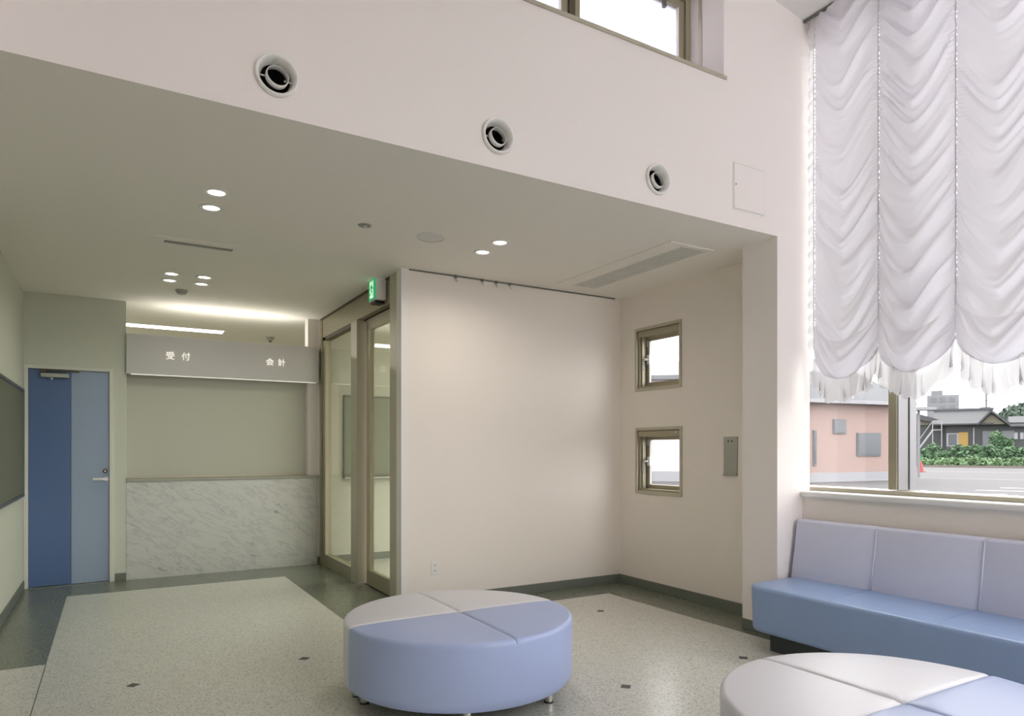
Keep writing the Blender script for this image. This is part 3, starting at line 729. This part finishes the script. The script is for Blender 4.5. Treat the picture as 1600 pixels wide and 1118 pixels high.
# ------------------------------------------------------------------ round seats
def quarter(cx, cy, r, z0, z1, a0, m, name, parent):
    """a quarter cushion: rounded rim, small softened joints"""
    bm = bmesh.new(); n = 24; g = 0.0
    rim = .022; prof = [(r-.03,z0),(r-.010,z0+.006),(r-.001,z0+.02),(r,z0+.05),(r,z1-.045),(r,z1-.034),(r,z1-rim)]
    for k in range(1,7): a = k/6*PI/2; prof.append((r-rim+rim*math.cos(a), z1-rim+rim*math.sin(a)))
    prof += [(r-.05,z1+.003),(r*.75,z1+.006),(r*.45,z1+.007),(.13,z1+.007),(.03,z1+.006),(.008,z1+.002)]
    def P(rr, th, z, drop):
        lx, ly = rr*math.cos(th), rr*math.sin(th)
        return (lx, ly, z-drop)
    rings = []
    ths = [0,.012,.03,.06]+[.06+(PI/2-.12)*k/n for k in range(1,n)]+[PI/2-.06,PI/2-.03,PI/2-.012,PI/2]
    for rr,z in prof:
        ring = []
        for th in ths:
            e_ = min(th, PI/2-th)*rr            # arc distance to the joint
            top = z > z1-.03
            sink = .007*math.exp(-(e_/.006)**2) if top else 0
            rin = .0030*math.exp(-(e_/.006)**2) if rr > r-.05 and z > z1-.020 else 0
            ring.append(bm.verts.new(P(max(.002,rr-rin), th, z, sink)))
        rings.append(ring)
    for a,b2 in zip(rings, rings[1:]):
        for k in range(len(ths)-1): bm.faces.new([a[k],a[k+1],b2[k+1],b2[k]])
    # joint walls + bottom
    c0 = bm.verts.new((0.002,0.002,z0)); c1 = bm.verts.new((0.002,0.002,z1-.01))
    bm.faces.new([ring_[0] for ring_ in rings]+[c1,c0]); bm.faces.new([c0,c1]+[ring_[-1] for ring_ in reversed(rings)])
    bm.faces.new([c0]+rings[0][::-1]); bm.faces.new([c1]+rings[-1])
    off = Vector((g,g,0))
    R = Matrix.Rotation(a0,3,'Z')
    for v in bm.verts: v.co = R @ (v.co+off) + Vector((cx,cy,0))
    o = obj(name, bm, m, parent)
    return autosmooth(o, .7)
def round_seat(cx, cy, label):
    o = thing('round_seat', (cx,cy,0), label, 'seat', 'round upholstered seats')
    quarter(cx,cy,.61,.092,.415,0,'leather_white','cushion_quarter',o); quarter(cx,cy,.61,.092,.415,PI/2,'leather_white','cushion_quarter',o)
    quarter(cx,cy,.61,.092,.415,PI,'leather_blue','cushion_quarter',o); quarter(cx,cy,.61,.092,.415,1.5*PI,'leather_blue','cushion_quarter',o)
    for ch in o.children: ch['label'] = 'off-white quarter cushion' if ch.data.materials[0].name.startswith('leather_white') else 'lavender blue quarter cushion'
    obj('underside', lathe([(.54,.080),(.56,.094)], 40, (cx,cy,0), 'z', True, True), 'plinth', o)
    for a in (173.6,161,-52.6,-112,20,80,-12,120):
        r = .512 if a != 161 else .54
        x, y = cx+r*math.cos(math.radians(a)), cy+r*math.sin(math.radians(a))
        obj('leg', bevelled(lathe([(.0215,.006),(.0215,.095)], 20, (x,y,0), 'z', True, True), .001, 1), 'chrome', o, smooth=False)
        obj('foot_pad', lathe([(.024,0),(.024,.007)], 20, (x,y,0), 'z', True, True), 'black_plastic', o)
    for c in o.children:
        if c.name.startswith('leg'): autosmooth(c)
    return o
rs = round_seat(1.622,3.318, 'whole round seat, half white and half blue, in the middle of the floor')
copy_tree(rs, (2.372,1.345,0), 'round seat cut off by the bottom right corner, in front of the long sofa')

# ------------------------------------------------------------------ long sofa
so = thing('bench_sofa', (3.9,1.5,0), 'long blue bench sofa with a lilac backrest under the big window', 'sofa')
Y1, Y0 = 3.055, -.60
# seat: plan with a rounded far front corner, soft edges; cut into segments by seams
def seat_seg(ya, yb, rounded):
    if rounded:
        R_ = .13; poly = [(4.13,ya),(3.548,ya)]
        for k in range(0,9):
            a = PI-k/8*PI/2*1.0; poly.append((3.548+R_+R_*math.cos(a), yb-R_+R_*math.sin(a)))
        poly += [(4.13,yb)]
    else: poly = [(4.13,ya),(3.548,ya),(3.548,yb),(4.13,yb)]
    bm = prism(poly, 'z', .128, .422)
    bmesh.ops.recalc_face_normals(bm, faces=bm.faces)
    # taper the skirt slightly
    for v in bm.verts:
        if v.co.z < .2 and v.co.x < 4.0: v.co.x += .012
    hor = [e for e in bm.edges if abs(e.verts[0].co.z-e.verts[1].co.z) < 1e-4 and not all(abs(v.co.x-4.13) < 1e-3 for v in e.verts)]
    seams = [e for e in hor if all(abs(v.co.y-ya) < 1e-4 for v in e.verts) or (not rounded and all(abs(v.co.y-yb) < 1e-4 for v in e.verts))]
    big = [e for e in hor if e not in seams]
    bmesh.ops.bevel(bm, geom=big, offset=.026, segments=5, affect='EDGES', profile=.5)
    o = obj('seat', bm, 'leather_seat', so); return autosmooth(o, .6)
segs = [Y1,2.465,1.86,1.25,.64,.03,Y0]
for i in range(6): seat_seg(segs[i+1], segs[i], i == 0)
for yy in segs[1:-1]: obj('seam_piping', tube([(3.572,yy-.02,.4235),(3.62,yy,.4225),(3.80,yy+.03,.4225),(4.05,yy+.045,.4225)], .0025, 6), 'leather_seat', so, smooth=True)
bs = [3.075,2.50,1.89,1.28,.67,.06,-.58]
for i in range(6):
    ya, yb = bs[i+1]+.001, bs[i]-.001
    bm = prism([(4.050,.405),(4.085,.60),(4.118,.800),(4.130,.812),(4.185,.812),(4.195,.800),(4.195,.405)], 'y', ya, yb)
    bevelled(bm, .007, 3, .3)
    autosmooth(obj('backrest', bm, 'leather_lilac', so), .6)
    bm = tube([(4.051,yb,.425),(4.084,yb,.60),(4.117,yb,.795)], .004, 6)
    if i: obj('piping', bm, 'leather_lilac', so, smooth=True)
box('plinth', (3.66,4.15,Y0+.1,2.93,0,.13), 'plinth', so)

# ------------------------------------------------------------------ outdoors
GZ = -.30
box('ground', (4.7,420,-220,420,GZ-.2,GZ), 'asphalt', kind='structure')
# a building is modelled along its own street frontage: local x along the frontage, local y away from the room
def site(name, x, y, label, cat, group=None):
    a = math.atan2(y, x)                 # frontage faces the room
    return thing(name, (x,y,GZ), label, cat, group, rz=a-PI/2), None
def part(name, bm, m, parent, smooth=False, kind=None):
    o = obj(name, bm, m, parent, smooth, kind, origin=(0,0,0)); return o
def gable(x0,x1,y0,y1,z0,h,over=.5,th=.18, along='x'):
    """two roof slopes with a ridge along x or y"""
    bm = bmesh.new()
    if along == 'x':
        yc = (y0+y1)/2; poly = [(y0-over,z0),(yc,z0+h),(y1+over,z0),(y1+over,z0+th),(yc,z0+h+th*1.2),(y0-over,z0+th)]
        return prism(poly, 'x', x0-over, x1+over)
    xc = (x0+x1)/2; poly = [(x0-over,z0),(xc,z0+h),(x1+over,z0),(x1+over,z0+th),(xc,z0+h+th*1.2),(x0-over,z0+th)]
    return prism(poly, 'y', y0-over, y1+over)

# pink clinic annex across the yard
a = math.atan2(-1.2, 8.9)
pk = thing('pink_building', (33.2,20.2,GZ), 'low salmon pink building with a grey roof across the car park', 'building', rz=a)
part('wall', B((-5.2,2.15,0,6,.45,3.80)), 'pink_wall', pk)
part('plinth', B((-5.25,2.2,-.05,6.05,0,.45)), 'white_out', pk)
part('eaves', B((-5.6,2.35,-.5,6.5,3.80,3.98)), 'white_out', pk)
part('roof', prism([(-.5,3.98),(3.0,5.8),(6.5,3.98)], 'x', -5.5,2.3), 'grey_roof', pk)
for (x0,x1,z0,z1) in ((-2.95,-2.10,2.35,3.05),(-1.35,.30,1.25,2.40),(-4.25,-4.05,.8,2.5)):
    f = part('window', B((x0,x1,-.06,.05,z0,z1)), 'grey_out', pk); part('window_pane', B((x0+.06,x1-.06,-.075,-.05,z0+.06,z1-.06)), 'dark_glass', f)
# white annex behind the alcove windows
an = thing('white_annex', (22.6,25.9,GZ), 'white neighbouring building seen through the two small alcove windows', 'building', rz=math.radians(-42))
part('wall', B((-5.5,3.2,0,8,.5,5.0)), 'annex_wall', an); part('plinth', B((-5.55,3.25,-.06,8.06,0,.5)), 'white_out', an)
part('eaves', B((-5.9,3.5,-.4,8.4,5.0,5.2)), 'grey_out', an); part('roof', prism([(-.4,5.2),(4,6.4),(8.4,5.2)], 'x', -5.8,3.4), 'concrete_out', an)
part('drain_pipe', tube([(-1.5,-.1,.0),(-1.5,-.1,5.0)], .05, 8), 'white_out', an)

# old house beyond the vegetable field
ho = thing('tiled_house', (81.6,39.0,GZ+1.45), 'old dark timber house with grey tiled hip and gable roofs beyond the hedges', 'house', rz=math.atan2(39.0,81.6)-PI/2)
part('wall', B((-2.2,4.9,0,6,-1.5,3.0)), 'dark_wood', ho)
part('wing_wall', B((-5.8,-2.2,1.0,6,-1.5,3.0)), 'dark_wood', ho)
part('main_roof', prism([(-1.0,2.95),(3.0,4.60),(7.0,2.95),(7.0,2.80),(-1.0,2.80)], 'x', -3.4, 2.2), 'tile_roof', ho)
part('ridge_cap', B((-3.5,2.3,2.75,3.25,4.52,4.78)), 'grey_roof', ho)
part('porch_roof', prism([(.75,2.95),(1.95,4.40),(3.6,2.85),(3.6,2.60),(1.95,4.10),(.75,2.70)], 'y', -1.4, 4.0), 'tile_roof', ho)
part('porch_gable', prism([(1.0,2.80),(1.95,4.0),(3.2,2.80)], 'y', -.9, -.7), 'beige_gable', ho)
part('porch_ridge', tube([(1.95,-1.6,4.42),(1.95,3.4,4.42)], .13, 8), 'grey_roof', ho)
part('right_roof', prism([(-.5,2.65),(2.8,3.75),(6.2,2.65),(6.2,2.5),(-.5,2.5)], 'x', 3.6, 5.9), 'tile_roof', ho)
part('wing_roof', prism([(-6.3,4.15),(-5.3,4.35),(-1.4,2.95),(-1.4,2.75),(-6.3,3.85)], 'y', .2, 6.0), 'tile_roof', ho)
part('wing_gable', prism([(-6.0,2.9),(-6.0,3.9),(-5.3,4.0),(-2.4,2.9)], 'y', .8, 1.0), 'beige_gable', ho)
f = part('window', B((-2.1,-1.0,-.05,.05,.45,1.9)), 'white_out', ho); part('window_pane', B((-1.95,-1.15,-.07,-.04,.55,1.8)), 'dark_glass', f)
part('yellow_shutter', B((-1.0,-.1,-.10,.0,.35,2.0)), 'yellow_board', ho)
part('post', B((.35,.47,-.12,.0,0,2.5)), 'white_out', ho)
for x in (1.2,2.9): part('lattice_door', B((x,x+1.1,-.08,.02,.1,2.1)), 'grey_out', ho)
for x in (4.0,4.5): part('small_window', B((x,x+.3,-.06,.04,1.2,1.9)), 'white_out', ho)

# outside steel stair left of the house
st = thing('steel_stair', (74.0,39.4,GZ+1.3), 'white outside steel staircase with railings left of the tiled house', 'stairs', rz=math.atan2(39.4,74.0)-PI/2)
for s_ in (-.1,.8): part('stringer', tube([(-1.0,s_,0),(.5,s_,2.3)], .09, 6), 'white_out', st)
for i in range(9): part('step', B((-1.0+i*.16,-.78+i*.16,-.1,.8,.15+i*.26,.19+i*.26)), 'white_out', st)
part('landing', B((.4,1.3,-.1,.8,2.25,2.33)), 'white_out', st)
for x in (.45,1.25): part('post', B((x-.04,x+.04,-.1,-.02,0,3.2)), 'white_out', st)
part('handrail', tube([(-1.0,-.1,.9),(.45,-.1,3.2),(1.25,-.1,3.2)], .04, 6), 'white_out', st)

# hedge rows and the shrubs: leaf masses
def leaf_mass(bounds, n, size, seed):
    """leaf quads scattered over rounded mounds; bounds = (x0,x1,y0,y1,z0,h)"""
    rnd = random.Random(seed); bm = bmesh.new(); x0,x1,y0,y1,z0,h = bounds
    for _ in range(n):
        x = rnd.uniform(x0,x1); v_ = rnd.uniform(-1,1); y = (y0+y1)/2+v_*(y1-y0)/2
        lump = .75+.35*noise.noise((x*.9,y*.6,seed))
        top = h*lump*math.sqrt(max(.05,1-v_*v_)); z = z0+top*(rnd.random()**.45)
        s = size*rnd.uniform(.6,1.4); d1 = Vector((rnd.gauss(0,1),rnd.gauss(0,1),rnd.gauss(0,.6))).normalized()
        d2 = d1.cross(Vector((rnd.gauss(0,1),rnd.gauss(0,1),rnd.gauss(0,1)))).normalized(); p_ = Vector((x,y,z))
        bm.faces.new([bm.verts.new(p_+d1*s), bm.verts.new(p_+d2*s*.6), bm.verts.new(p_-d1*s), bm.verts.new(p_-d2*s*.6)])
    return bm
ang = math.atan2(34.5,75)-PI/2
for (x,y,h_,m_,l_,sd,n_) in ((66.5,32.0,1.0,'leaf_light','front low row of leafy green crops beside the car park kerb',3,5200),
                          (71.5,34.4,2.45,'leaf','taller back row of dark green crops before the tiled house',5,6500)):
    hb = thing('crop_row', (x,y,GZ), l_, 'hedge', 'rows of crops', rz=ang)
    part('foliage', leaf_mass((-9.5,10,-.9,.9,0,h_), n_, .20, sd), m_, hb, kind='stuff')
    part('soil', B((-9.5,10,-.8,.8,0,.12)), 'kerb', hb)
sb = thing('garden_shrub', (80.3,35.2,GZ+1.3), 'bushy dark shrub growing in front of the right end of the tiled house', 'shrub', rz=ang)
part('foliage', leaf_mass((-1.0,.9,-1.0,1.0,0,2.3), 1500, .22, 9), 'leaf', sb, kind='stuff')
part('stem', tube([(-.4,0,0),(-.4,0,1.2)], .08, 6), 'bark', sb)
def tree(x, y, r, h, label, seed, name='tree'):
    t = thing(name, (x,y,GZ), label, 'tree'); rnd = random.Random(seed); bm = bmesh.new()
    blobs = [(Vector((rnd.uniform(-.6,.6)*r, rnd.uniform(-.6,.6)*r, h+rnd.uniform(-.35,.35)*r)), r*rnd.uniform(.5,.75)) for _ in range(9)]
    for _ in range(5200):
        c, rr = rnd.choice(blobs); d_ = Vector((rnd.gauss(0,1),rnd.gauss(0,1),rnd.gauss(0,1))).normalized(); p_ = c+d_*rr*rnd.uniform(.8,1.03)
        s = .06*r*rnd.uniform(.6,1.5); a_ = Vector((rnd.gauss(0,1),rnd.gauss(0,1),rnd.gauss(0,1))).normalized(); b_ = a_.cross(d_).normalized()
        bm.faces.new([bm.verts.new(p_+a_*s), bm.verts.new(p_+b_*s), bm.verts.new(p_-a_*s), bm.verts.new(p_-b_*s)])
    part('crown', bm, 'leaf_far', t, kind='stuff'); part('trunk', tube([(0,0,0),(0,0,h)], [.07*r,.04*r], 8), 'bark', t)
tree(163.0,68.0,5.0,6.2,'round dark green tree beyond the right end of the tiled house',4)
tree(190.0,72.0,6.5,6.0,'larger distant tree at the right edge of the view',8)
lh = thing('grey_roof_house', (98.0,39.0,GZ), 'pale house with a low grey roof at the far right behind the field', 'house', rz=math.atan2(39,98)-PI/2)
part('wall', B((-1.5,6,0,5,0,2.2)), 'white_out', lh); part('roof', prism([(-.5,2.2),(2.5,3.6),(5.5,2.2)], 'x', -2.0,6.5), 'grey_roof', lh)
bk = thing('apartment_block', (211,108,GZ), 'distant pale grey block rising behind the tiled roofs', 'building', rz=math.atan2(108,211)-PI/2)
part('wall', B((-4.0,4.0,0,10,0,17.5)), 'concrete_out', bk); part('roof_hut', B((-3.0,0,2,6,17.5,19.0)), 'grey_out', bk)
for i in range(3):
    for j in range(2): part('window', B((-3.0+i*2.3,-1.6+i*2.3,-.1,.05,13.0+j*2.4,14.4+j*2.4)), 'grey_out', bk)
up_ = thing('utility_pole', (110.9,50.7,GZ), 'thin utility pole with cross arms rising behind the house ridge', 'pole', rz=math.atan2(50.7,110.9)-PI/2)
part('mast', tube([(0,0,0),(0,0,10.4)], [.2,.13], 8), 'grey_out', up_)
for z,wd in ((9.6,1.6),(8.7,2.4),(7.7,1.4)): part('cross_arm', B((-wd*.6,wd*.4,-.06,.06,z-.06,z+.06)), 'grey_out', up_)
part('transformer', lathe([(.28,6.3),(.28,7.3)], 12, (.3,0,0), 'z', True, True), 'grey_out', up_)
wp = thing('white_post', (38.9,21.2,GZ), 'slim white post with a short roof arm beside the window mullion', 'post', rz=math.atan2(21.2,38.9)-PI/2)
part('post', B((-.07,.07,-.07,.07,0,3.75)), 'white_out', wp); part('roof_arm', B((-.6,.85,-.4,.8,3.75,3.92)), 'white_out', wp)
tc = thing('traffic_cone', (48.2,26.1,GZ), 'red traffic cone standing at the edge of the car park', 'cone')
part('cone', lathe([(.17,.04),(.05,.72),(.03,.75)], 20, (0,0,0), 'z', True, True), 'cone_red', tc, smooth=False)
part('base', B((-.22,.22,-.22,.22,0,.05)), 'cone_red', tc)
kb = thing('kerb_stones', (63.0,30.5,GZ), 'low brown kerb between the car park and the crop rows', 'kerb', rz=ang)
for i in range(10): part('kerb_stone', B((-9.5+i*2,-7.52+i*2,-.15,.15,0,.18)), 'kerb', kb)
for i,(x,y,l_) in enumerate(((26.5,12.3,'nearest short white parking line'),(29.2,12.9,'second short white parking line'),(31.8,13.2,'third short white parking line'))):
    q = thing('parking_line', (x,y,GZ), l_+' outside the right window pane', 'road marking', 'painted parking lines', rz=math.radians(-62))
    part('paint', B((-.75,.75,-.22,.22,0,.006)), 'road_paint', q)
for (x,y,L_,l_) in ((40,17.8,9,'long faint white line across the middle of the car park'),(52,23.2,12,'far faint white line near the traffic cone')):
    q = thing('lane_line', (x,y,GZ), l_, 'road marking', 'long car park lines', rz=ang)
    part('paint', B((-L_/2,L_/2,-.12,.12,0,.006)), 'road_paint', q)
